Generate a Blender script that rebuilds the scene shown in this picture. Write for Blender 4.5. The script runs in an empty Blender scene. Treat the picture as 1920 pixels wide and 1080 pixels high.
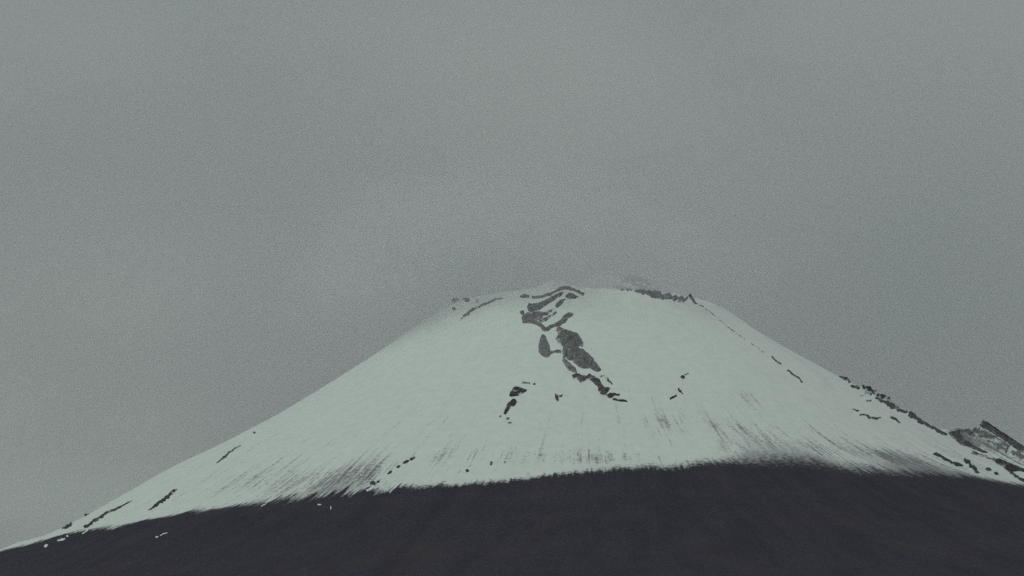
import bpy, math
import numpy as np

scene = bpy.context.scene

# ------------------------------------------------------------------ camera
W, H = 1920.0, 1080.0            # the photograph's pixel frame, used only to aim sight lines
FPX = 5236.0                     # focal length in those pixels
PITCH = math.radians(11.06)
CAM = np.array([0.0, 0.0, 14.0])
cam_data = bpy.data.cameras.new("camera")
cam_data.sensor_width = 36.0
cam_data.lens = 36.0 * FPX / W
cam_data.clip_start = 1.0
cam_data.clip_end = 200000.0
cam = bpy.data.objects.new("camera", cam_data)
scene.collection.objects.link(cam)
cam.location = CAM
cam.rotation_euler = (math.pi / 2 + PITCH, 0, 0)
scene.camera = cam

# ------------------------------------------------------------------ world
SUN_EL, SUN_AZ = math.radians(48), math.radians(215)   # azimuth clockwise from +Y (north)
world = bpy.data.worlds.new("World")
scene.world = world
world.use_nodes = True
wt = world.node_tree
wt.nodes.clear()


def node(t, kind, **kw):
    n = t.nodes.new(kind)
    for k, v in kw.items():
        if k.startswith("in_"):
            n.inputs[k[3:]].default_value = v
        else:
            setattr(n, k, v)
    return n


def math_node(t, op, a, b=None, c=None, clamp=False):
    n = t.nodes.new("ShaderNodeMath")
    n.operation = op
    n.use_clamp = clamp
    for i, v in enumerate((a, b, c)):
        if v is None:
            continue
        if isinstance(v, (int, float)):
            n.inputs[i].default_value = v
        else:
            t.links.new(v, n.inputs[i])
    return n.outputs[0]


def smooth_node(t, v, lo, hi, a=0.0, b=1.0):
    n = t.nodes.new("ShaderNodeMapRange")
    n.interpolation_type = 'SMOOTHSTEP'
    t.links.new(v, n.inputs[0])
    for i, x in zip((1, 2, 3, 4), (lo, hi, a, b)):
        if isinstance(x, (int, float)):
            n.inputs[i].default_value = x
        else:
            t.links.new(x, n.inputs[i])
    return n.outputs[0]


def mix_node(t, fac, a, b, blend='MIX'):
    n = t.nodes.new("ShaderNodeMix")
    n.data_type = 'RGBA'
    n.blend_type = blend
    for i, v in ((0, fac), (6, a), (7, b)):
        if isinstance(v, (int, float)):
            n.inputs[i].default_value = v
        elif isinstance(v, tuple):
            n.inputs[i].default_value = (v + (1.0,))[:4]
        else:
            t.links.new(v, n.inputs[i])
    return n.outputs[2]


sky = node(wt, "ShaderNodeTexSky", sky_type='NISHITA', sun_disc=False,
           sun_elevation=SUN_EL, sun_rotation=SUN_AZ, altitude=2500.0)
# grey overcast deck in front of the clear sky
wco = node(wt, "ShaderNodeTexCoord").outputs["Generated"]
wmap = node(wt, "ShaderNodeMapping")
wmap.inputs["Scale"].default_value = (1.0, 1.0, 1.9)
wmap.inputs["Rotation"].default_value = (0.0, 0.35, 0.0)
wt.links.new(wco, wmap.inputs["Vector"])
wn = node(wt, "ShaderNodeTexNoise", in_Scale=9.0, in_Detail=3.0, in_Roughness=0.45)
wt.links.new(wmap.outputs[0], wn.inputs["Vector"])


def sky_dir(u, v):
    x, y, z = u - W / 2, FPX, -(v - H / 2)
    c, s = math.cos(PITCH), math.sin(PITCH)
    d = np.array([x, y * c - z * s, y * s + z * c])
    return d / np.linalg.norm(d)


def sky_bank(u, v, deg):
    """soft cloud bank in the overcast, centred on a direction"""
    n = node(wt, "ShaderNodeVectorMath", operation='DISTANCE')
    wt.links.new(wco, n.inputs[0])
    n.inputs[1].default_value = tuple(sky_dir(u, v))
    return smooth_node(wt, n.outputs["Value"], 0.0, math.radians(deg), 1.0, 0.0)


SKY_BASE = (0.258, 0.286, 0.284)
SKY_DARK = (0.182, 0.208, 0.214)
SKY_LIGHT = (0.400, 0.455, 0.425)
f_dark = sky_bank(1720, 560, 5.5)
f_light = sky_bank(150, 880, 6.5)
col = mix_node(wt, math_node(wt, 'MULTIPLY', f_dark, 0.9), SKY_BASE, SKY_DARK)
col = mix_node(wt, math_node(wt, 'MULTIPLY', f_light, 0.95), col, SKY_LIGHT)
f_mid = sky_bank(960, 230, 5.5)
col = mix_node(wt, math_node(wt, 'MULTIPLY', f_mid, 0.40), col, SKY_LIGHT)
col = mix_node(wt, smooth_node(wt, wn.outputs[0], 0.32, 0.68, 0.0, 0.35), col, SKY_DARK)
scale = node(wt, "ShaderNodeVectorMath", operation='SCALE')
wt.links.new(col, scale.inputs[0])
scale.inputs[3].default_value = 1.0 / 0.1
wmix = mix_node(wt, 0.985, sky.outputs[0], scale.outputs[0])
wbg = node(wt, "ShaderNodeBackground", in_Strength=0.1)
wout = node(wt, "ShaderNodeOutputWorld")
wt.links.new(wmix, wbg.inputs[0])
wt.links.new(wbg.outputs[0], wout.inputs[0])

# ------------------------------------------------------------------ veiled sun
sl = bpy.data.lights.new("sun", 'SUN')
sl.energy = 0.82
sl.angle = math.radians(14)
sl.color = (0.86, 1.0, 0.89)
so = bpy.data.objects.new("sun", sl)
scene.collection.objects.link(so)
so.rotation_euler = (math.pi / 2 - SUN_EL, 0, math.pi - SUN_AZ)
so.location = (-3000, 2000, 8000)

# ------------------------------------------------------------------ exposure
vs = scene.view_settings
scene.display_settings.display_device = 'sRGB'
vs.view_transform = 'Standard'
vs.look = 'None'
vs.exposure = 0.0
vs.gamma = 1.0
vs.use_curve_mapping = False
scene.cycles.use_denoising = False
scene.cycles.adaptive_threshold = 0.028
scene.cycles.adaptive_min_samples = 24
scene.cycles.volume_bounces = 8
scene.cycles.max_bounces = 10

# ------------------------------------------------------------------ noise
def _hash(ix, iy, seed):
    h = (ix.astype(np.int64) * 374761393 + iy.astype(np.int64) * 668265263 + seed * 974634777) & 0xFFFFFFFF
    h = ((h ^ (h >> 13)) * 1274126177) & 0xFFFFFFFF
    return ((h ^ (h >> 16)) & 0xFFFFFF) / float(0xFFFFFF)


def vnoise(x, y, seed=0):
    ix, iy = np.floor(x), np.floor(y)
    fx, fy = x - ix, y - iy
    fx, fy = fx * fx * fx * (fx * (fx * 6 - 15) + 10), fy * fy * fy * (fy * (fy * 6 - 15) + 10)
    a, b = _hash(ix, iy, seed), _hash(ix + 1, iy, seed)
    c, d = _hash(ix, iy + 1, seed), _hash(ix + 1, iy + 1, seed)
    return ((a + (b - a) * fx) * (1 - fy) + (c + (d - c) * fx) * fy) * 2 - 1


def fbm(x, y, seed=0, octaves=4, rough=0.5):
    s, amp, tot = 0.0, 1.0, 0.0
    for k in range(octaves):
        s = s + amp * vnoise(x * 2 ** k + 17.3 * k, y * 2 ** k - 9.1 * k, seed + k)
        tot += amp
        amp *= rough
    return s / tot


def sstep(x, lo, hi):
    t = np.clip((x - lo) / (hi - lo), 0, 1)
    return t * t * (3 - 2 * t)


# ------------------------------------------------------------------ sight lines
def rays(u, v):
    u, v = np.asarray(u, float), np.asarray(v, float)
    x, y, z = u - W / 2, np.full_like(u, FPX), -(v - H / 2)
    c, s = math.cos(PITCH), math.sin(PITCH)
    return np.stack([x, y * c - z * s, y * s + z * c], -1) / FPX


def to_pixel(x, y, z):
    c, s = math.cos(PITCH), math.sin(PITCH)
    dy, dz = y - CAM[1], z - CAM[2]
    f, up = dy * c + dz * s, -dy * s + dz * c
    return W / 2 + FPX * (x - CAM[0]) / f, H / 2 - FPX * up / f


# ------------------------------------------------------------------ the volcano's height
X0, Y0 = 415.0, 15000.0
RIM = 690.0
LEFT_FLANK = [(0, 1064.8), (60, 1046.7), (130, 1011.4), (200, 969.5), (300, 910.3), (400, 860.3), (500, 805.1), (600, 742.3),
              (700, 676.0), (760, 630.8), (800, 607.4), (835, 580.6), (862, 578.8)]
RIGHT_FLANK = [(1335, 573.9), (1380, 600.0), (1440, 639.9), (1500, 676.8), (1560, 711.0), (1600, 735.0), (1650, 761.0),
               (1700, 792.2), (1760, 828.1), (1800, 854.1), (1850, 888.1), (1900, 917.1)]


def _profile(pts):
    p = np.array(pts, float)
    d = rays(p[:, 0], p[:, 1])
    r0 = np.abs(d[:, 0] * (Y0 / d[:, 1]) - X0)
    # the skyline touches the cone a little before the axis
    ytan = Y0 - r0 * 0.03
    k = ytan / d[:, 1]
    r = np.abs(d[:, 0] * k - X0)
    z = CAM[2] + d[:, 2] * k
    o = np.argsort(r)
    return r[o], z[o]


def _extend(r, z):
    """flatten the measured flank into the plain; steady slope from the rim"""
    slope = 0.50
    r1, z1 = r[-1], z[-1]
    L = z1 / slope
    rr = np.concatenate([[0.0, RIM - 20], r[r > RIM - 10], r1 + np.linspace(60, 60000, 1000)])
    tail = z1 * np.exp(-(rr[rr > r1 + 1] - r1) / L)
    top = np.interp(RIM - 20, r, z)
    return rr, np.concatenate([[top, top], z[r > RIM - 10], tail])


PL = _extend(*_profile(LEFT_FLANK))
PR = _extend(*_profile(RIGHT_FLANK))
_fine = np.linspace(0, 62000, 12401)


def _soft(tab):
    v = np.interp(_fine, *tab)
    k = np.hanning(43)
    k /= k.sum()
    return np.convolve(np.pad(v, 21, mode='edge'), k, 'valid')


SL, SR = _soft(PL), _soft(PR)


def angdiff(a, b):
    return (a - b + 180.0) % 360.0 - 180.0


# extra height of the crater rim by direction (degrees clockwise seen from above, 0 = towards the viewer)
RIM_ANG = [-180, -172, -160, -130, -100, -70, -45, -31, -24, -17, -11, -5, 4, 30, 60, 88, 105, 120, 135, 150, 163, 172, 180]
RIM_ADD = [310, 230, 110, -5, -28, -52, -58, -46, -10, 32, 20, -14, -24, -22, -15, -5, 20, 90, 180, 262, 312, 327, 310]


def height(x, y):
    dx, dy = x - X0, Y0 - y
    r = np.hypot(dx, dy)
    a = np.degrees(np.arctan2(dx, dy))
    sn = dx / np.maximum(r, 1.0)
    w = sstep(sn, -0.75, 0.75)
    z = np.interp(r, _fine, SL) * (1 - w) + np.interp(r, _fine, SR) * w
    # crater
    rimz = np.interp(a, RIM_ANG, RIM_ADD)
    back = sstep(np.abs(a), 60, 110)
    wout_ = 70 + 330 * back
    g = np.where(r < RIM, np.exp(-((r - RIM) / 150.0) ** 2), np.exp(-((r - RIM) / wout_) ** 2))
    z = z + rimz * g
    z = z - 260 * (1 - sstep(r, 150, RIM - 30))
    # buttress on the right flank
    but = (0.42 * sstep(r, 1850, 1985) + 0.58 * sstep(r, 2060, 2125)) * np.exp(-(angdiff(a, 79.0 - 0.0008 * (r - 2000)) / 5.0) ** 2) * np.exp(-np.maximum(r - 2100, 0) / 1800.0)
    z = z + 205 * but
    # fold where the right-hand flank turns away
    fold = angdiff(a, 66 - 18 * np.clip((r - 690) / 760.0, 0, 1.4) + 1.5 * np.sin(r / 110.0))
    z = z - 14 * sstep(fold, -1.5, 3.0) * sstep(r, 620, 820) * (1 - sstep(r, 1500, 2000))
    # drifts, gullies and ground roughness
    inside = sstep(r, 500, 900)
    arc = np.radians(a) * 1500.0
    gul = fbm(arc / 90.0 + 0.25 * fbm(r / 300.0, a / 9.0, 5), r / 900.0, 11, 4, 0.5)
    amp = (1.5 + 3.5 * sstep(r, 1200, 2300)) * inside
    z = z + amp * gul
    z = z + 2.0 * inside * fbm(x / 300.0, y / 300.0, 21, 3)
    z = z + 13.0 * np.exp(-((r - RIM) / 110.0) ** 2) * fbm(a / 3.0, r / 60.0, 41, 4, 0.6)
    z = z - 37 * sstep(r, 5600, 12000)
    low = sstep(r, 2300, 3200) * (1 - sstep(r, 11000, 13500))
    z = z + low * (14.0 * fbm(x / 420.0, y / 420.0, 31, 5, 0.5))
    return z


# a survey grid of the slope facing the viewer, for quick look-ups
SX0, SX1, SY0, SY1, SSTEP = -2900.0, 3900.0, 9400.0, 15760.0, 6.0
_sx, _sy = np.arange(SX0, SX1, SSTEP), np.arange(SY0, SY1, SSTEP)
SURVEY = height(*np.meshgrid(_sx, _sy)).astype(np.float32)


def look_up(x, y):
    fx = np.clip((x - SX0) / SSTEP, 0, len(_sx) - 1.001)
    fy = np.clip((y - SY0) / SSTEP, 0, len(_sy) - 1.001)
    ix, iy = fx.astype(np.int32), fy.astype(np.int32)
    fx, fy = fx - ix, fy - iy
    return ((SURVEY[iy, ix] * (1 - fx) + SURVEY[iy, ix + 1] * fx) * (1 - fy)
            + (SURVEY[iy + 1, ix] * (1 - fx) + SURVEY[iy + 1, ix + 1] * fx) * fy)


def cast(u, v, near=9500.0, far=15400.0, step=30.0):
    """first meeting of sight lines with the slope; where one passes over it, the point of closest approach"""
    u, v = np.atleast_1d(u).astype(float), np.atleast_1d(v).astype(float)
    d = rays(u, v)
    n = len(u)
    kx, kz = d[:, 0] / d[:, 1], d[:, 2] / d[:, 1]

    def gap_at(s):
        return CAM[2] + kz * s - look_up(kx * s, s)

    prev = np.full(n, near)
    hit = np.zeros(n, bool)
    lo, hi = np.full(n, near), np.full(n, far)
    best, bests = np.full(n, 1e9), np.full(n, far)
    s = near
    while s <= far:
        g = gap_at(np.full(n, s))
        new = (g < 0) & ~hit
        hi[new], lo[new] = s, s - step
        hit |= new
        b = (g < best) & ~hit
        best[b], bests[b] = g[b], s
        s += step
    for _ in range(9):
        mid = 0.5 * (lo + hi)
        below = gap_at(mid) < 0
        hi = np.where(below, mid, hi)
        lo = np.where(below, lo, mid)
    ss = np.where(hit, hi, bests)
    return np.stack([kx * ss, ss, CAM[2] + kz * ss], -1), ~hit


def slope_normal(x, y, e=6.0):
    hx = (look_up(x + e, y) - look_up(x - e, y)) / (2 * e)
    hy = (look_up(x, y + e) - look_up(x, y - e)) / (2 * e)
    n = np.stack([-hx, -hy, np.ones_like(hx)], -1)
    return n / np.linalg.norm(n, axis=-1, keepdims=True)


def polar(x, y):
    dx, dy = x - X0, Y0 - y
    return np.degrees(np.arctan2(dx, dy)), np.hypot(dx, dy)


# ------------------------------------------------------------------ mesh helpers
def make_mesh(name, verts, quads, mats, normals=None, smooth=True):
    me = bpy.data.meshes.new(name)
    me.vertices.add(len(verts))
    me.vertices.foreach_set("co", np.ascontiguousarray(verts, np.float32).ravel())
    n = len(quads)
    me.loops.add(n * 4)
    me.loops.foreach_set("vertex_index", np.ascontiguousarray(quads, np.int32).ravel())
    me.polygons.add(n)
    me.polygons.foreach_set("loop_start", np.arange(0, n * 4, 4, dtype=np.int32))
    me.polygons.foreach_set("use_smooth", np.full(n, smooth, bool))
    me.update(calc_edges=True)
    for m in mats:
        me.materials.append(m)
    if normals is not None:
        me.normals_split_custom_set_from_vertices(np.ascontiguousarray(normals, np.float32))
    return me


def add_attr(me, name, data, kind='FLOAT'):
    at = me.attributes.new(name, kind, 'POINT')
    at.data.foreach_set("value" if kind == 'FLOAT' else "vector", np.ascontiguousarray(data, np.float32).ravel())


def link(name, me, parent=None):
    o = bpy.data.objects.new(name, me)
    scene.collection.objects.link(o)
    if parent is not None:
        o.parent = parent
    return o


def tag(o, label, cat=None, group=None, kind=None):
    o["label"] = label
    if cat:
        o["category"] = cat
    if group:
        o["group"] = group
    if kind:
        o["kind"] = kind
    return o


# ------------------------------------------------------------------ materials
def new_mat(name):
    m = bpy.data.materials.new(name)
    m.use_nodes = True
    t = m.node_tree
    t.nodes.clear()
    out = t.nodes.new("ShaderNodeOutputMaterial")
    bsdf = t.nodes.new("ShaderNodeBsdfPrincipled")
    bsdf.inputs["Specular IOR Level"].default_value = 0.15
    t.links.new(bsdf.outputs[0], out.inputs[0])
    return m, t, bsdf, out


def noise_node(t, vec, scale, detail=3.0, rough=0.5):
    n = node(t, "ShaderNodeTexNoise", in_Scale=scale, in_Detail=detail, in_Roughness=rough)
    t.links.new(vec, n.inputs["Vector"])
    return n.outputs[0]


SNOW_A, SNOW_B = (0.73, 0.755, 0.735), (0.79, 0.81, 0.79)
SOIL_A, SOIL_B, SOIL_C = (0.033, 0.028, 0.044), (0.068, 0.057, 0.084), (0.064, 0.053, 0.060)


def snow_color(t, pos):
    n1 = noise_node(t, pos, 0.02, 5.0, 0.6)
    return mix_node(t, smooth_node(t, n1, 0.3, 0.7), SNOW_A, SNOW_B)


def slope_material():
    m, t, bsdf, out = new_mat("volcano_slope")
    pos = node(t, "ShaderNodeNewGeometry").outputs["Position"]
    pol = node(t, "ShaderNodeAttribute", attribute_name="fall_line").outputs["Vector"]
    edge = node(t, "ShaderNodeAttribute", attribute_name="above_snow_line").outputs["Fac"]
    soft = node(t, "ShaderNodeAttribute", attribute_name="edge_width").outputs["Fac"]
    strk = node(t, "ShaderNodeAttribute", attribute_name="streaks").outputs["Fac"]
    bare = node(t, "ShaderNodeAttribute", attribute_name="thin_snow").outputs["Fac"]
    def streak_noise(across, along, detail, rough):
        mp = node(t, "ShaderNodeMapping")
        mp.inputs["Scale"].default_value = (1.0 / across, 1.0 / along, 1.0)
        t.links.new(pol, mp.inputs["Vector"])
        return noise_node(t, mp.outputs[0], 1.0, detail, rough)

    st = streak_noise(14.0, 300.0, 3.5, 0.62)                             # narrow runnels down the fall line
    st_wide = streak_noise(60.0, 700.0, 3.0, 0.55)                         # broad ones between them
    fine = noise_node(t, pos, 0.055, 4.0, 0.68)                           # clumps of scrub and stones
    patch = noise_node(t, pos, 0.011, 2.0, 0.5)                           # where the streaks are strong
    st0 = math_node(t, 'SUBTRACT', st, 0.5)
    sw0 = math_node(t, 'SUBTRACT', st_wide, 0.5)
    fi0 = math_node(t, 'SUBTRACT', fine, 0.5)
    force = smooth_node(t, patch, 0.3, 0.7, 0.25, 1.5)
    d = math_node(t, 'MULTIPLY_ADD', math_node(t, 'MULTIPLY', st0, force), strk, edge)
    d = math_node(t, 'MULTIPLY_ADD', sw0, math_node(t, 'MULTIPLY', strk, 0.6), d)
    d = math_node(t, 'MULTIPLY_ADD', fi0, math_node(t, 'MULTIPLY_ADD', soft, 2.2, 40.0), d)
    cover = smooth_node(t, d, math_node(t, 'MULTIPLY', soft, -0.7), math_node(t, 'MULTIPLY', soft, 1.8))
    # thin, blown-off snow higher up where the ground shows through
    speck = math_node(t, 'ADD', math_node(t, 'ADD', math_node(t, 'MULTIPLY', st0, 1.3), math_node(t, 'MULTIPLY', sw0, 0.7)), fi0)
    hole = smooth_node(t, math_node(t, 'MULTIPLY_ADD', bare, 0.62, speck), 0.28, 0.80)
    cover = math_node(t, 'MULTIPLY', cover, math_node(t, 'MULTIPLY_ADD', hole, -0.75, 1.0))
    n2 = noise_node(t, pos, 0.004, 5.0, 0.6)
    n3 = noise_node(t, pos, 0.09, 4.0, 0.7)
    soil = mix_node(t, smooth_node(t, n3, 0.3, 0.7), SOIL_A, SOIL_B)
    soil = mix_node(t, smooth_node(t, n2, 0.5, 0.72, 0.0, 0.8), soil, SOIL_C)
    soil = mix_node(t, smooth_node(t, st_wide, 0.4, 0.7, 0.0, 0.45), soil, SOIL_A)
    colr = mix_node(t, cover, soil, snow_color(t, pos))
    t.links.new(colr, bsdf.inputs["Base Color"])
    bsdf.inputs["Roughness"].default_value = 0.85
    bn = noise_node(t, pos, 0.035, 5.0, 0.6)
    hgt = math_node(t, 'ADD', math_node(t, 'MULTIPLY', bn, 2.0), math_node(t, 'MULTIPLY', st, 2.6))
    b = node(t, "ShaderNodeBump", in_Strength=0.35, in_Distance=1.0)
    t.links.new(hgt, b.inputs["Height"])
    t.links.new(b.outputs[0], bsdf.inputs["Normal"])
    return m


def rock_material(name, dark, light, warm):
    m, t, bsdf, out = new_mat(name)
    pos = node(t, "ShaderNodeNewGeometry").outputs["Position"]
    dust = node(t, "ShaderNodeAttribute", attribute_name="snow_dust").outputs["Fac"]
    n1 = noise_node(t, pos, 0.05, 5.0, 0.65)
    n2 = noise_node(t, pos, 0.012, 3.0, 0.5)
    c = mix_node(t, smooth_node(t, n1, 0.3, 0.7), dark, light)
    c = mix_node(t, smooth_node(t, n2, 0.45, 0.7, 0.0, 0.5), c, warm)
    n3 = noise_node(t, pos, 0.09, 3.0, 0.6)
    sn = smooth_node(t, math_node(t, 'ADD', math_node(t, 'MULTIPLY', n3, 0.9), dust), 0.66, 0.92)
    c = mix_node(t, sn, c, SNOW_A)
    t.links.new(c, bsdf.inputs["Base Color"])
    bsdf.inputs["Roughness"].default_value = 0.9
    b = node(t, "ShaderNodeBump", in_Strength=0.6, in_Distance=2.0)
    t.links.new(n1, b.inputs["Height"])
    t.links.new(b.outputs[0], bsdf.inputs["Normal"])
    return m


def snow_material():
    m, t, bsdf, out = new_mat("packed_snow")
    pos = node(t, "ShaderNodeNewGeometry").outputs["Position"]
    t.links.new(snow_color(t, pos), bsdf.inputs["Base Color"])
    bsdf.inputs["Roughness"].default_value = 0.8
    return m


M_SLOPE, M_SNOW = slope_material(), snow_material()
M_ROCK = rock_material("dark_lava_rock", (0.030, 0.031, 0.034), (0.100, 0.096, 0.102), (0.098, 0.084, 0.088))
M_SLATE = rock_material("slate_lava_rock", (0.055, 0.055, 0.062), (0.150, 0.145, 0.158), (0.140, 0.122, 0.130))
M_GREY = rock_material("grey_hazed_rock", (0.120, 0.121, 0.128), (0.285, 0.280, 0.292), (0.250, 0.222, 0.234))  # paler lava: summit haze put into the colour, also used on dusty ledges

# ------------------------------------------------------------------ mountain and ground
SNOW_LINE = [(0, 1034), (40, 1024), (90, 1012), (130, 1000), (165, 993), (215, 991), (235, 985), (280, 973), (330, 965),
             (400, 955), (470, 945), (540, 935), (600, 927), (650, 923), (690, 920), (750, 916), (800, 913), (850, 910),
             (900, 906), (950, 902), (1000, 897), (1050, 891), (1100, 885), (1150, 880), (1200, 878), (1260, 877),
             (1320, 870), (1380, 866), (1440, 863), (1480, 862), (1520, 865), (1560, 872), (1600, 880), (1640, 885),
             (1680, 884), (1720, 884), (1760, 886), (1800, 890), (1850, 898), (1890, 906), (1918, 910)]
_sl = np.array(SNOW_LINE, float)
_p, _m = cast(_sl[:, 0], _sl[:, 1])
_a, _r = polar(_p[:, 0], _p[:, 1])
_o = np.argsort(_a)
LINE_A, LINE_R, LINE_U = _a[_o], _r[_o], _sl[_o, 0]

fine_a = np.linspace(-112, 112, 1500)
back_a = np.linspace(112, 248, 90)[1:-1]
ANG = np.concatenate([fine_a, back_a])
RAD = np.concatenate([[0.0], np.linspace(25, 560, 60), np.linspace(566, 3300, 480), np.linspace(3320, 5600, 110),
                      5600 + 56000 * np.linspace(0, 1, 70)[1:] ** 2])
R_GROUND = 5600.0
AA, RR = np.meshgrid(np.radians(ANG), RAD)
GX, GY = X0 + RR * np.sin(AA), Y0 - RR * np.cos(AA)
GZ = height(GX, GY)
nr, na = GX.shape
P = np.stack([GX, GY, GZ], -1)
# normals from the grid
du = np.roll(P, -1, 1) - np.roll(P, 1, 1)
dv = np.gradient(P, axis=0)
N = np.cross(du, dv)
N[0] = (0, 0, 1)
N *= np.sign(N[..., 2:3]) + (N[..., 2:3] == 0)
N /= np.maximum(np.linalg.norm(N, axis=-1, keepdims=True), 1e-9)
deg = np.degrees(AA)
degw = np.where(deg > 180, deg - 360, deg)
line_r = np.interp(degw, LINE_A, LINE_R)
U_OF_A = np.interp(degw, LINE_A, LINE_U)
sd = (line_r - RR) * 0.5                                  # metres of height above the snow line
edge_w = np.interp(U_OF_A, [0, 300, 600, 720, 1000, 1200, 1360, 1430, 1540, 1640, 1750, 1850, 1920],
                   [9, 14, 30, 14, 11, 16, 22, 62, 66, 45, 40, 26, 14])
streak = np.interp(U_OF_A, [0, 100, 300, 560, 620, 700, 760, 1000, 1100, 1200, 1380, 1540, 1600, 1700, 1850, 1920],
                   [40, 80, 140, 200, 320, 240, 75, 60, 75, 65, 55, 100, 180, 210, 180, 90])


def blob(u, v, su, sv, k):
    p, _ = cast([u], [v])
    a0, r0 = polar(p[0, 0], p[0, 1])
    ds = np.radians(angdiff(degw, a0)) * r0
    dr = RR - r0
    return k * np.exp(-(ds / su) ** 2 - (dr / sv) ** 2)


thin = (0.25 * sstep(RR, 1300, 2300) + blob(665, 893, 150, 170, 0.62) + blob(570, 908, 300, 150, 0.32) + blob(1380, 800, 400, 200, 0.24) + blob(1700, 862, 330, 200, 0.8)
        + blob(1480, 835, 330, 130, 0.4) + blob(920, 855, 330, 90, 0.3) + blob(1140, 860, 210, 80, 0.5)
        + blob(470, 900, 420, 160, 0.3) + blob(1810, 860, 200, 300, 0.35)
        + blob(1800, 812, 130, 110, 0.62) + blob(1830, 830, 120, 140, 0.35) + blob(1885, 850, 140, 220, 0.45)
        + blob(1640, 760, 120, 120, 0.35) + blob(1262, 690, 30, 120, 0.35) + blob(1245, 785, 40, 130, 0.45) + blob(1395, 742, 70, 80, 0.35))

idx = np.arange(nr * na).reshape(nr, na)
q = np.stack([idx[:-1], idx[1:], np.roll(idx, -1, 1)[1:], np.roll(idx, -1, 1)[:-1]], -1)
qr = 0.5 * (RAD[:-1] + RAD[1:])[:, None] + np.zeros((1, na))
qsd = 0.25 * (sd[:-1] + sd[1:] + np.roll(sd, -1, 1)[1:] + np.roll(sd, -1, 1)[:-1])
arc_len = np.radians(degw) * 2200.0
FALL = np.stack([arc_len, RR, np.zeros_like(RR)], -1)


def sheet(name, mask, parent=None):
    qq = q[mask]
    used, inv = np.unique(qq, return_inverse=True)
    me = make_mesh(name, P.reshape(-1, 3)[used], inv.reshape(-1, 4), [M_SLOPE], N.reshape(-1, 3)[used])
    for nm, arr in (("above_snow_line", sd), ("edge_width", edge_w), ("streaks", streak), ("thin_snow", thin)):
        add_attr(me, nm, arr.reshape(-1)[used])
    add_attr(me, "fall_line", FALL.reshape(-1, 3)[used], 'FLOAT_VECTOR')
    return link(name, me, parent)


mountain = sheet("mountain", (qr < R_GROUND) & (qsd <= 0))
tag(mountain, "dark bare lower slopes of the snow-capped volcano", kind="structure")
snow_cap = sheet("snow_cap", (qr < R_GROUND) & (qsd > 0), mountain)
snow_cap["label"] = "white snow cap covering the upper cone"
ground = sheet("ground", qr >= R_GROUND)
tag(ground, "dark plain around the foot of the volcano", kind="structure")


# ------------------------------------------------------------------ things lying on the slope
def inside_poly(pu, pv, poly):
    c = np.zeros(pu.shape, bool)
    n = len(poly)
    for i in range(n):
        x1, y1 = poly[i]
        x2, y2 = poly[(i + 1) % n]
        if y1 == y2:
            continue
        c ^= ((y1 > pv) != (y2 > pv)) & (pu < (x2 - x1) * (pv - y1) / (y2 - y1) + x1)
    return c


def poly_dist(pu, pv, poly):
    d = np.full(pu.shape, 1e9)
    n = len(poly)
    for i in range(n):
        x1, y1 = poly[i]
        x2, y2 = poly[(i + 1) % n]
        ex, ey = x2 - x1, y2 - y1
        t = np.clip(((pu - x1) * ex + (pv - y1) * ey) / max(ex * ex + ey * ey, 1e-9), 0, 1)
        d = np.minimum(d, np.hypot(pu - x1 - t * ex, pv - y1 - t * ey))
    return d


def strip(pts, w0, w1=None, wm=None):
    """outline of a tapering, uneven band along a line"""
    p = np.array(pts, float)
    w1 = w0 if w1 is None else w1
    wm = (w0 + w1) / 2 if wm is None else wm
    k = np.concatenate([[0], np.cumsum(np.hypot(*np.diff(p, axis=0).T))])
    m = max(len(p), int(k[-1] / 2.5) + 2)
    t = np.linspace(0, 1, m)
    p = np.stack([np.interp(t * k[-1], k, p[:, 0]), np.interp(t * k[-1], k, p[:, 1])], -1)
    w = np.interp(t, [0, .5, 1], [w0, wm, w1]) / 2
    j = np.arange(m) * 0.7 + p[0, 0] * 1.7
    wa = w * (1.0 + 0.6 * vnoise(j, j * 0 + 3.0, 7))
    wb = w * (1.0 + 0.6 * vnoise(j, j * 0 + 8.0, 9))
    tg = np.gradient(p, axis=0)
    nn = np.stack([-tg[:, 1], tg[:, 0]], -1) / np.maximum(np.linalg.norm(tg, axis=1, keepdims=True), 1e-9)
    return [tuple(x) for x in np.concatenate([p + nn * wa[:, None], (p - nn * wb[:, None])[::-1]])]


def dot(u, v, a, b=None, ang=0.0):
    b = a if b is None else b
    out = []
    for k in range(9):
        th = 2 * math.pi * k / 9
        x, y = a * math.cos(th), b * math.sin(th)
        c, s = math.cos(math.radians(ang)), math.sin(math.radians(ang))
        out.append((u + x * c - y * s, v + x * s + y * c))
    return out


SEED = [100]


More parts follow.
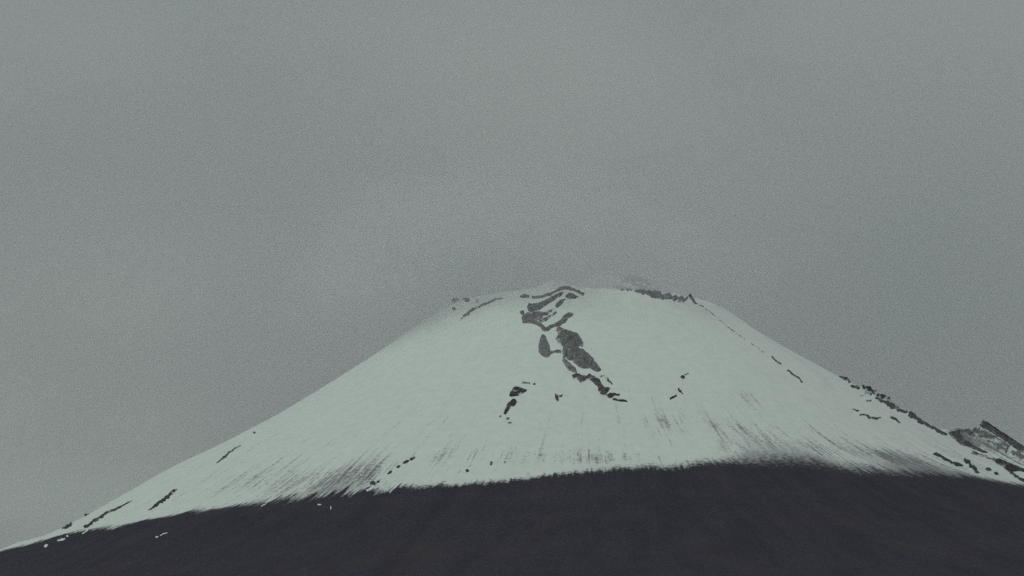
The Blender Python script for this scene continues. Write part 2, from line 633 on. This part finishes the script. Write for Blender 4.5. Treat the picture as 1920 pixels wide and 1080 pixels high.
def outcrop_mesh(name, polys, mat, lift=10.0, rough=0.55, ragged=1.2, res=0.65, dust=0.0, far=15400.0, grow=0.0):
    """a body of rock (or snow) standing out of the slope inside the given outlines"""
    SEED[0] += 7
    sd_ = SEED[0]
    al = np.array([pt for p in polys for pt in p])
    m = 5.0
    us = np.arange(al[:, 0].min() - m, al[:, 0].max() + m, res)
    vs_ = np.arange(al[:, 1].min() - m, al[:, 1].max() + m, res)
    U, V = np.meshgrid(us, vs_)
    wu = U + ragged * 1.3 * fbm(U / 6.0, V / 6.0, sd_, 3)
    wv = V + ragged * fbm(U / 6.0, V / 6.0, sd_ + 50, 3)
    d = np.full(U.shape, -1e9)
    for p in polys:
        ins = inside_poly(wu, wv, p)
        dist = poly_dist(wu, wv, p)
        d = np.maximum(d, np.where(ins, dist, -dist))
    d = d + grow
    pts, miss = cast(U.ravel(), V.ravel(), far=far)
    n = slope_normal(pts[:, 0], pts[:, 1])
    base = height(pts[:, 0], pts[:, 1])
    pts[:, 2] = np.where(miss, np.maximum(base, pts[:, 2]), base)
    dm = d.ravel() * (FPX and pts[:, 1] / FPX)
    x, y, z = pts.T
    rn = fbm(U.ravel() / 4.5, V.ravel() / 4.5, sd_ + 9, 4, 0.6)
    led = fbm(U.ravel() / 14.0, V.ravel() / 5.0, sd_ + 13, 3, 0.5)
    up = np.where(dm > 0, lift * (1 - np.exp(-dm / (0.55 * lift))) * (0.75 + rough * rn + 0.35 * led) + 0.8,
                  np.maximum(dm * 1.3, -7.0))
    top = pts + n * up[:, None]
    bot = pts - n * (9.0 + 0.3 * lift)
    keep = (d > -2.0)
    cell = keep[:-1, :-1] & keep[1:, :-1] & keep[1:, 1:] & keep[:-1, 1:]
    # drop cells stretched over a break in depth
    Y = pts[:, 1].reshape(U.shape)
    span = np.max([Y[:-1, :-1], Y[1:, :-1], Y[1:, 1:], Y[:-1, 1:]], 0) - np.min([Y[:-1, :-1], Y[1:, :-1], Y[1:, 1:], Y[:-1, 1:]], 0)
    cell &= span < 260.0
    ii = np.arange(U.size).reshape(U.shape)
    a, b, c, e = ii[:-1, :-1], ii[1:, :-1], ii[1:, 1:], ii[:-1, 1:]
    qt = np.stack([a, b, c, e], -1)[cell]
    nv = U.size
    qb = qt[:, ::-1] + nv
    edges = np.concatenate([qt[:, [0, 1]], qt[:, [1, 2]], qt[:, [2, 3]], qt[:, [3, 0]]])
    key = np.minimum(edges[:, 0], edges[:, 1]).astype(np.int64) * nv + np.maximum(edges[:, 0], edges[:, 1])
    _, first, cnt = np.unique(key, return_index=True, return_counts=True)
    be = edges[first[cnt == 1]]
    qs = np.stack([be[:, 1], be[:, 0], be[:, 0] + nv, be[:, 1] + nv], -1)
    quads = np.concatenate([qt, qb, qs])
    allv = np.concatenate([top, bot])
    used, inv = np.unique(quads, return_inverse=True)
    vv = allv[used]
    centre = np.array([vv[:, 0].mean(), vv[:, 1].mean(), vv[:, 2].min()])
    me = make_mesh(name, vv - centre, inv.reshape(-1, 4), [mat])
    dd = dust + 0.3 * led + 0.2 * np.exp(-np.maximum(dm, 0) / 5.0)
    add_attr(me, "snow_dust", np.concatenate([dd, dd])[used])
    return me, centre


def thing(name, label, cat, polys, mat=None, group=None, **kw):
    me, c = outcrop_mesh(name, polys, mat or M_ROCK, **kw)
    o = link(name, me)
    o.location = c
    return tag(o, label, cat, group)


def compound(name, label, cat, parts, group=None, **kw):
    """one thing of several parts: (part name, outlines, options)"""
    ms = []
    for pn, polys, opt in parts:
        k = dict(kw)
        k.update(opt)
        mat = k.pop("mat", M_ROCK)
        ms.append((pn,) + outcrop_mesh(pn, polys, mat, **k))
    base = min((c for _, _, c in ms), key=lambda c: c[2])
    root = bpy.data.objects.new(name, None)
    scene.collection.objects.link(root)
    root.location = base
    tag(root, label, cat, group)
    for pn, me, c in ms:
        o = link(pn, me, root)
        o.location = c - base
    return root


# --- banded crag under the summit
compound("summit_crag", "banded grey rock crag with snow ledges just under the summit", "rock crag", [
    ("rock_band", [[(975, 555), (985, 552), (992, 554), (990, 558), (978, 558)],
                   strip([(998, 558), (1015, 556), (1030, 552), (1040, 547), (1052, 541), (1062, 539), (1076, 543), (1086, 548), (1094, 552)], 3, 4, 3.5)], {}),
    ("rock_band", [[(992, 568), (998, 570), (1010, 569), (1022, 563), (1036, 556), (1050, 549), (1056, 548), (1050, 555), (1036, 564),
                    (1022, 573), (1012, 580), (1000, 584), (990, 583), (990, 574)]], {}),
    ("rock_band", [[(1060, 556), (1066, 550), (1074, 551), (1084, 557), (1078, 560), (1064, 559)],
                   [(1043, 569), (1052, 563), (1060, 561), (1054, 569), (1046, 576), (1042, 574)]], {}),
    ("rock_band", [[(988, 586), (1006, 584), (1022, 586), (1034, 580), (1040, 577), (1036, 582), (1026, 590), (1014, 596), (1000, 600), (984, 600), (986, 592)],
                   strip([(1013, 604), (1024, 598), (1034, 591), (1042, 585)], 4, 3)], {"dust": 0.08}),
    ("rock_band", [[(979, 595), (985, 592), (988, 600), (1002, 601), (1015, 607), (1021, 612), (1024, 619), (1019, 620), (1012, 612), (1000, 606), (980, 605)],
                   [(975, 584), (981, 582), (984, 590), (978, 589)]], {}),
    ("rock_band", [[(1020, 616), (1034, 609), (1046, 604), (1054, 598), (1060, 590), (1066, 586), (1076, 589), (1072, 593), (1066, 596),
                    (1060, 604), (1050, 610), (1036, 614), (1028, 620), (1022, 621)]], {}),
    ("dusted_rock", [[(980, 590), (1000, 588), (1016, 590), (1018, 598), (1006, 604), (984, 603)]], {"lift": 4.0, "dust": 0.14, "ragged": 2.0}),
], lift=11.0, ragged=1.3, far=14900.0, mat=M_GREY, grow=0.8, dust=-0.06)

# --- big outcrop below it
compound("rock_outcrop", "largest rock outcrop, a long dark grey wedge running down the middle of the snow", "rock outcrop", [
    ("rock_face", [[(1046, 612), (1053, 615), (1058, 619), (1068, 620), (1074, 624), (1082, 625), (1088, 632), (1094, 642), (1092, 650), (1086, 648),
                    (1084, 653), (1093, 655), (1098, 661), (1106, 666), (1114, 676), (1122, 685), (1127, 694), (1121, 697), (1114, 694),
                    (1106, 690), (1096, 691), (1086, 688), (1079, 683), (1074, 676), (1066, 674), (1058, 668), (1054, 661), (1055, 650),
                    (1048, 645), (1043, 636), (1046, 628), (1044, 620)]], {"lift": 18.0, "dust": 0.08, "rough": 1.0, "mat": M_GREY}),
    ("rock_rib", [[(1056, 666), (1062, 675), (1070, 682), (1078, 690), (1082, 700), (1074, 699), (1066, 693), (1059, 684), (1055, 675)]], {"dust": 0.1, "mat": M_GREY}),
    ("rock_rib", [[(1072, 703), (1082, 701), (1090, 704), (1100, 705), (1107, 701), (1110, 708), (1102, 711), (1094, 715), (1088, 717), (1084, 711), (1074, 709)]], {"mat": M_SLATE}),
    ("rock_rib", [[(1107, 704), (1116, 706), (1124, 712), (1128, 720), (1132, 726), (1144, 728), (1140, 734), (1134, 741), (1126, 739), (1122, 731),
                   (1120, 722), (1112, 715), (1106, 712)]], {"mat": M_SLATE, "dust": 0.06}),
    ("rock_rib", [strip([(1126, 705), (1136, 708), (1142, 715), (1148, 720)], 5, 2)], {"dust": 0.15, "lift": 6}),
    ("rock_rib", [dot(1144, 742, 5.5, 4.5), strip([(1144, 740), (1154, 740), (1162, 739)], 5, 2),
                  strip([(1150, 748), (1160, 751), (1168, 751), (1176, 753)], 4, 2)], {"lift": 7}),
], ragged=1.4, grow=0.6)

compound("rock_outcrop", "smooth oval rock slab left of the long wedge, joined to it by a thin ledge", "rock outcrop", [
    ("rock_face", [[(1016, 627), (1021, 628), (1026, 636), (1030, 648), (1033, 660), (1031, 668), (1024, 671), (1016, 667), (1010, 660), (1010, 648), (1012, 636)]], {"lift": 12, "mat": M_GREY}),
    ("rock_ledge", [strip([(1030, 664), (1036, 660), (1042, 659), (1052, 660)], 6, 4)], {"lift": 7, "dust": 0.05, "mat": M_GREY}),
], ragged=0.7)

thing("rock_outcrop", "grey ragged outcrop with a forked top, upper of the pair below the oval slab", "rock outcrop",
      [[(954, 742), (956, 735), (960, 730), (966, 724), (974, 726), (982, 729), (989, 731), (986, 735), (976, 740), (966, 743), (958, 744)],
       strip([(978, 716), (986, 719), (994, 719)], 4, 3)], lift=8, ragged=1.5, dust=0.08)
thing("rock_outcrop", "near-black slanting outcrop, lower of the pair below the oval slab", "rock outcrop",
      [[(944, 775), (948, 766), (951, 757), (957, 752), (962, 747), (968, 748), (969, 753), (966, 761), (958, 762), (953, 770), (949, 777)],
       dot(939, 781, 2.2, 2)], lift=9, ragged=1.2)
thing("boulder", "small grey boulder in the snow directly below the near-black slanting outcrop, upper of two", "boulder", [dot(952, 785, 4, 2.3, -15)], lift=5, ragged=0.6, res=0.5)
thing("boulder", "tiny dark flat boulder, lowest below the near-black slanting outcrop", "boulder", [dot(956, 793, 4, 1.6)], lift=5, ragged=0.4, res=0.5)
thing("boulder", "faint small boulder in open snow right of the forked-top outcrop", "boulder", [dot(1002, 720, 2.2, 2.2)], lift=4, ragged=0.4, res=0.5, dust=0.1)
thing("boulder", "black forked boulder alone in the snow left of the long wedge's tip", "boulder",
      [[(1041, 737), (1045, 741), (1052, 741), (1055, 738), (1054, 744), (1047, 746), (1048, 751), (1044, 753), (1041, 746)]], lift=7, ragged=0.7, res=0.5)

# --- crest of the crater rim
thing("rock_ridge", "faint rocky crest on the cloud-veiled left shoulder of the summit", "rock ridge",
      [strip([(864, 598), (870, 594), (876, 589), (882, 584), (888, 579)], 2, 4, 6),
       strip([(884, 581), (896, 577), (906, 571), (918, 567), (932, 561), (943, 559)], 4, 3, 4)], mat=M_GREY, lift=8, ragged=1.2, dust=0.1, far=14900.0)
thing("rock_ridge", "broken rock teeth at the outer left end of the summit shoulder", "rock ridge",
      [dot(853, 565, 6, 6, 30), dot(851, 579, 4, 3, -20), dot(874, 562, 7, 4), dot(895, 564, 4, 4)], mat=M_SLATE, lift=8, ragged=1.6, dust=0.18)
compound("crater_wall", "hazy grey rock bands of the far crater wall above the right half of the rim", "crater wall", [
    ("rock_band", [strip([(1150, 519), (1160, 517), (1172, 519)], 3, 3, 6)], {"dust": 0.1}),
    ("rock_band", [strip([(1166, 529), (1176, 525), (1190, 523), (1204, 525), (1218, 531)], 4, 4, 7)], {"dust": -0.1}),
    ("rock_band", [strip([(1184, 530), (1197, 533), (1209, 539), (1222, 546), (1232, 549)], 4, 6, 7)], {"dust": -0.1}),
    ("rock_band", [strip([(1150, 537), (1166, 540), (1184, 543)], 4, 4, 7), strip([(1190, 544), (1206, 547), (1224, 551), (1244, 555), (1262, 558), (1288, 562)], 5, 8, 12)], {"dust": 0.05}),
    ("rock_band", [dot(1233, 539, 5, 3, 15)], {"dust": 0.1}),
], lift=8.0, ragged=2.2, far=16100.0, mat=M_GREY, grow=0.5)
thing("boulder", "dark rock standing on the right end of the crater rim", "boulder",
      [[(1291, 557), (1294, 550), (1300, 557), (1304, 565), (1309, 571), (1302, 569), (1296, 564)], strip([(1312, 572), (1320, 575)], 3, 2)], mat=M_GREY, lift=4, ragged=1.2)

thing("rock_rib", "faint thin grey line of stones running down from the right corner of the crater rim", "rock rib",
      [strip([(1322, 578), (1340, 592), (1362, 611), (1386, 629), (1410, 645), (1432, 661)], 1.8, 1.4, 1.8)], mat=M_GREY, lift=3, ragged=0.7, res=0.5, dust=0.2)

# --- right-hand flank
thing("rock_rib", "thin dark broken rib high on the right flank of the cone", "rock rib",
      [strip([(1446, 668), (1455, 677), (1464, 683)], 2, 4), strip([(1476, 694), (1488, 703), (1498, 709), (1504, 717)], 3, 2, 4)], mat=M_SLATE, lift=4, ragged=0.9, res=0.55)
thing("boulder", "small black boulder upper of the three in open snow right of the long wedge", "boulder", [dot(1280, 707, 4.5, 4, 20), strip([(1284, 703), (1291, 700)], 2, 1.5)], lift=6, ragged=0.9, res=0.5)
thing("boulder", "thin slanting boulder middle of the three in open snow right of the long wedge", "boulder", [strip([(1271, 728), (1275, 733), (1280, 739)], 3, 2, 4)], lift=5, ragged=0.6, res=0.5)
thing("boulder", "flat black boulder lowest of the three in open snow right of the long wedge", "boulder", [strip([(1256, 748), (1263, 745), (1269, 742)], 3, 5)], lift=6, ragged=0.7, res=0.5)
thing("rock_ridge", "jagged cluster of dark rocks along the upper part of the right skyline", "rock ridge",
      [strip([(1574, 706), (1584, 710), (1594, 716)], 4, 4, 7), strip([(1596, 721), (1603, 725), (1610, 731)], 4, 4, 6),
       strip([(1614, 724), (1628, 728), (1640, 734)], 5, 8), strip([(1622, 735), (1636, 739)], 5, 4), strip([(1646, 739), (1654, 743), (1668, 750)], 4, 6)],
      mat=M_ROCK, lift=3.5, ragged=2.2, dust=0.04, res=0.55)
thing("rock_ridge", "long thin black rock edge along the right skyline below the jagged cluster", "rock ridge",
      [strip([(1642, 745), (1655, 752), (1670, 760), (1685, 768), (1700, 774)], 5, 5, 9)], mat=M_SLATE, lift=5, ragged=1.0)
thing("rock_ridge", "narrow dark rock edge along the lower right skyline running into the buttress", "rock ridge",
      [strip([(1704, 776), (1716, 783), (1730, 792), (1745, 800), (1760, 808), (1776, 816)], 8, 5, 6)], mat=M_SLATE, lift=6, ragged=0.9)
thing("rock_ledge", "wavy broken ledge of dark stones in the snow under the right skyline", "rock ledge",
      [strip([(1598, 767), (1610, 770)], 2, 3), strip([(1612, 778), (1624, 778), (1632, 783), (1642, 784), (1652, 783)], 3, 3, 5),
       strip([(1670, 781), (1678, 785), (1688, 793)], 3, 2, 4)], mat=M_SLATE, lift=4, ragged=1.6, res=0.55, dust=0.05)
thing("rock_ledge", "short pair of faint dark stones just above the wavy ledge", "rock ledge",
      [strip([(1613, 742), (1620, 741)], 3, 2), strip([(1624, 752), (1634, 751)], 4, 2)], mat=M_GREY, lift=4, ragged=0.8, res=0.55, dust=0.08)

# --- rocky buttress at the far right
thing("rock_slab", "straight thick dark slab forming the topmost ridge at the right edge", "rock slab",
      [[(1837, 797), (1843, 788), (1851, 791), (1862, 799), (1876, 808), (1890, 817), (1905, 828), (1925, 840), (1925, 853), (1908, 845), (1892, 833), (1876, 821), (1858, 810), (1844, 803)]], mat=M_SLATE, lift=12, ragged=1.3, dust=0.04)
thing("rock_slab", "grey snow-dusted slab between the topmost ridge and the dark rib at right", "rock slab",
      [strip([(1796, 808), (1812, 807), (1830, 808), (1848, 815), (1862, 820)], 6, 8, 11), strip([(1848, 826), (1862, 832), (1876, 838), (1890, 846)], 6, 8, 10),
       strip([(1896, 846), (1910, 853), (1925, 861)], 8, 12)], lift=8, ragged=2.2, dust=0.1, mat=M_GREY)
thing("rock_rib", "straight dark rib that continues the skyline edge down across the right-hand snow", "rock rib",
      [[(1776, 812), (1783, 808), (1789, 809), (1793, 803), (1799, 804), (1800, 812), (1808, 822), (1820, 831), (1832, 838), (1844, 844), (1854, 849), (1846, 849), (1832, 845), (1816, 838), (1802, 834), (1788, 823)]], mat=M_SLATE, lift=9, ragged=1.0)
thing("rock_rib", "black notched rib lying just above the snow line at right", "rock rib",
      [[(1748, 851), (1756, 848), (1766, 854), (1776, 860), (1786, 866), (1796, 866), (1806, 872), (1804, 876), (1792, 873), (1778, 866), (1764, 859)]], lift=8, ragged=1.8, dust=-0.08)
thing("rock_rib", "short steep black rib at the lower end of the notched one", "rock rib",
      [strip([(1808, 860), (1818, 870), (1826, 879), (1835, 887)], 5, 5, 8)], lift=7, ragged=0.9, dust=-0.05)
thing("rock_rib", "forked black rib at the right edge, lowest rock above the dark slope", "rock rib",
      [[(1864, 862), (1872, 859), (1884, 864), (1896, 869), (1910, 875), (1925, 881), (1925, 886), (1908, 883), (1898, 884), (1906, 891), (1925, 901), (1925, 907), (1906, 897), (1892, 886), (1880, 876), (1866, 868)]], lift=8, ragged=1.4)
thing("rock_ledge", "dusty grey ledge in the gap under the topmost slab at the right edge", "rock ledge",
      [strip([(1846, 808), (1860, 816), (1876, 827), (1892, 838)], 5, 7, 8)], mat=M_GREY, lift=6, ragged=2.4, dust=0.16)
thing("rock_ledge", "thin dusty ledge across the snow in the middle of the buttress", "rock ledge",
      [strip([(1838, 852), (1852, 858), (1868, 862)], 4, 5), strip([(1866, 862), (1884, 866)], 4, 4)], mat=M_GREY, lift=5, ragged=2.0, dust=0.08)
thing("boulder", "grey rock patch on the snow between the two dark ribs at right", "boulder",
      [strip([(1822, 848), (1834, 852), (1840, 855)], 7, 4)], lift=6, ragged=1.2, dust=0.1)
thing("boulder", "small dark boulder low in the snow left of the forked black rib", "boulder", [dot(1868, 888, 5, 3, 15)], lift=5, ragged=0.8, res=0.5)
thing("boulder", "grey dusted boulder directly above the small dark one at the foot of the buttress", "boulder", [dot(1853, 880, 6, 3.5, 10)], lift=5, ragged=1.0, res=0.5, dust=0.1)

# --- left-hand flank
thing("rock_rib", "long faint dark rib high on the left flank of the cone", "rock rib",
      [strip([(406, 868), (416, 861), (428, 850), (440, 841), (452, 835)], 2.5, 2, 4)], mat=M_SLATE, lift=4, ragged=0.6, res=0.55)
thing("boulder", "lone dark stone upslope of the long faint rib on the left flank", "boulder", [dot(477, 811, 3, 2)], mat=M_SLATE, lift=4, ragged=0.6, res=0.5)
thing("rock_rib", "short thick black rib in the snow low on the left flank", "rock rib",
      [strip([(278, 957), (290, 949), (302, 940), (312, 934), (322, 924), (332, 917)], 2, 3, 7)], lift=6, ragged=1.1, res=0.55)
thing("rock_rib", "long tapering black rib running into the dark slope at lower left", "rock rib",
      [strip([(158, 990), (172, 980), (188, 970), (204, 960), (220, 953), (236, 945), (248, 939)], 6, 1.5, 5)], lift=6, ragged=0.8, res=0.55)
thing("boulder", "black boulder on the lower left skyline, larger of the two there", "boulder", [strip([(116, 991), (124, 988), (131, 984), (134, 980)], 3, 4, 6)], lift=6, ragged=0.8, res=0.5)
thing("boulder", "tiny black boulder on the lower left skyline, higher of the two there", "boulder", [dot(161, 966, 3, 2.6), strip([(163, 965), (168, 963)], 2, 1.5)], lift=6, ragged=0.4, res=0.5)
for u, v, a, b, an, lab in [
        (773, 860, 6, 2.6, -25, "topmost black stone of the dotted line above the snow line"),
        (761, 866, 7, 2.6, -30, "second and longest stone from the top of the dotted line"),
        (747, 875, 4.5, 2.4, -25, "middle black stone of the dotted line above the snow line"),
        (731, 886, 5.5, 2.4, -35, "lowest black stone of the dotted line"),
        (709, 903, 3.5, 2.4, -20, "small dark stone between the dotted line and the black one at the snow line"),
        (699, 906, 5.5, 4.2, -25, "biggest black stone right at the snow line below the dotted line")]:
    thing("boulder", lab, "boulder", [dot(u, v, a, b, an)], lift=5, ragged=0.7, res=0.5, group="stones in a dotted line above the snow line")
for u, v, a, b, an, lab in [
        (947, 867, 3.2, 2.6, 0, "dark stone in snow above the middle of the snow line"),
        (921, 869, 2.6, 4.2, 15, "faint upright stone just left of the dark one above the snow line"),
        (876, 882, 3.4, 3.0, 30, "faint grey stone close above the middle of the snow line")]:
    thing("boulder", lab, "boulder", [dot(u, v, a, b, an)], lift=3, ragged=0.8, res=0.5, dust=0.12)

# --- snow left lying on the dark slope
SNOWY = dict(mat=M_SNOW, lift=2.5, rough=0.2, res=0.5)
for polys, lab in [
        ([dot(86, 1023, 4.6, 2.8, -30)], "brightest round snow patch on the dark slope at lower left"),
        ([strip([(108, 1013), (116, 1012), (122, 1010)], 2, 2.5, 4)], "grey snow patch up and right of the brightest round one"),
        ([dot(126, 1005, 2.2, 1.8, 0)], "small snow patch above the grey one at lower left"),
        ([strip([(155, 1001), (164, 993), (172, 987), (184, 980)], 2, 1.5, 4)], "narrow slanting snow strip under the long tapering rib"),
        ([dot(142, 996, 1.4, 2.6, 10)], "tiny upright snow fleck left of the narrow slanting strip"),
        ([dot(294, 1007, 2.8, 1.5, -10), strip([(300, 1004), (308, 1000), (314, 998)], 1.8, 1.2)], "thin broken snow patch alone on the dark slope left of centre"),
        ([strip([(490, 950), (500, 943), (508, 937)], 1.5, 1.2, 2)], "slanting snow strip hanging from the snow line left of the two flecks"),
        ([dot(599, 946, 3.8, 1.1, 5)], "flat snow fleck on the dark slope, left of two"),
        ([dot(620, 952, 1.0, 3.6, 0)], "upright snow fleck on the dark slope, right of two"),
        ([strip([(688, 921), (694, 916), (702, 911)], 4, 3, 5)], "rounded snow patch beside the biggest black stone at the snow line")]:
    thing("snow_patch", lab, "snow patch", polys, group="snow patches left on the dark slope", ragged=1.1, **SNOWY)


# ------------------------------------------------------------------ cloud on the summit and behind the volcano
def cloud_material(name, color, density, shape):
    m = bpy.data.materials.new(name)
    m.use_nodes = True
    t = m.node_tree
    t.nodes.clear()
    out = t.nodes.new("ShaderNodeOutputMaterial")
    vol = t.nodes.new("ShaderNodeVolumePrincipled")
    vol.inputs["Color"].default_value = color + (1,)
    vol.inputs["Anisotropy"].default_value = 0.0
    oc = node(t, "ShaderNodeTexCoord").outputs["Object"]
    pos = node(t, "ShaderNodeNewGeometry").outputs["Position"]
    dens = math_node(t, 'MULTIPLY', shape(t, oc, pos), density)
    t.links.new(dens, vol.inputs["Density"])
    t.links.new(vol.outputs[0], out.inputs["Volume"])
    return m


def veil_shape(t, oc, pos):
    ln = node(t, "ShaderNodeVectorMath", operation='LENGTH')
    t.links.new(oc, ln.inputs[0])
    n1 = noise_node(t, pos, 0.0021, 5.0, 0.58)
    rad = math_node(t, 'ADD', ln.outputs["Value"], math_node(t, 'MULTIPLY_ADD', n1, 1.3, -0.65))
    fall = smooth_node(t, rad, 0.45, 1.0, 1.0, 0.0)
    sep = node(t, "ShaderNodeSeparateXYZ")
    t.links.new(pos, sep.inputs[0])
    hz = math_node(t, 'MULTIPLY_ADD', n1, -700.0, math_node(t, 'ADD', sep.outputs[2], 350.0))
    return math_node(t, 'MULTIPLY', fall, smooth_node(t, hz, 2440.0, 3020.0))


def wisp_shape(t, oc, pos):
    ln = node(t, "ShaderNodeVectorMath", operation='LENGTH')
    t.links.new(oc, ln.inputs[0])
    n1 = noise_node(t, pos, 0.0035, 4.0, 0.6)
    rad = math_node(t, 'ADD', ln.outputs["Value"], math_node(t, 'MULTIPLY_ADD', n1, 1.4, -0.7))
    return smooth_node(t, rad, 0.1, 0.95, 1.0, 0.0)


def bank_shape(t, oc, pos):
    ln = node(t, "ShaderNodeVectorMath", operation='LENGTH')
    t.links.new(oc, ln.inputs[0])
    n1 = noise_node(t, pos, 0.0005, 3.0, 0.5)
    fall = smooth_node(t, ln.outputs["Value"], 0.7, 1.0, 1.0, 0.0)
    return math_node(t, 'MULTIPLY', fall, smooth_node(t, n1, 0.2, 0.8, 0.3, 1.0))


def cloud(name, label, loc, size, mat):
    nu, nv = 48, 24
    vs2, fs = [], []
    th = np.linspace(0, math.pi, nv + 1)
    for i in range(nv + 1):
        for j in range(nu):
            ph = 2 * math.pi * j / nu
            e = 1e-3 if i == 0 else (-1e-3 if i == nv else 0)
            vs2.append((math.sin(th[i] + e) * math.cos(ph), math.sin(th[i] + e) * math.sin(ph), math.cos(th[i])))
    for i in range(nv):
        for j in range(nu):
            fs.append((i * nu + j, (i + 1) * nu + j, (i + 1) * nu + (j + 1) % nu, i * nu + (j + 1) % nu))
    o = link(name, make_mesh(name, np.array(vs2), np.array(fs), [mat]))
    o.location, o.scale = loc, size
    return tag(o, label, kind="stuff")


cloud("cloud", "thin grey cloud veiling the volcano's summit", (X0 - 430, Y0 - 20, 3000), (1480, 1380, 700),
      cloud_material("summit_cloud", (0.915, 0.91, 0.925), 0.0015, veil_shape))
cloud("cloud", "darker smoky wisp of cloud hugging the left side of the crater rim", (-60, Y0 + 260, 3060), (720, 500, 230),
      cloud_material("smoky_wisp", (0.80, 0.80, 0.825), 0.0026, wisp_shape))
cloud("cloud_bank", "dull overcast cloud bank behind the volcano", (0, 24500, 3600), (9500, 6500, 5200),
      cloud_material("overcast_cloud", (0.97, 0.97, 0.97), 0.0002, bank_shape))
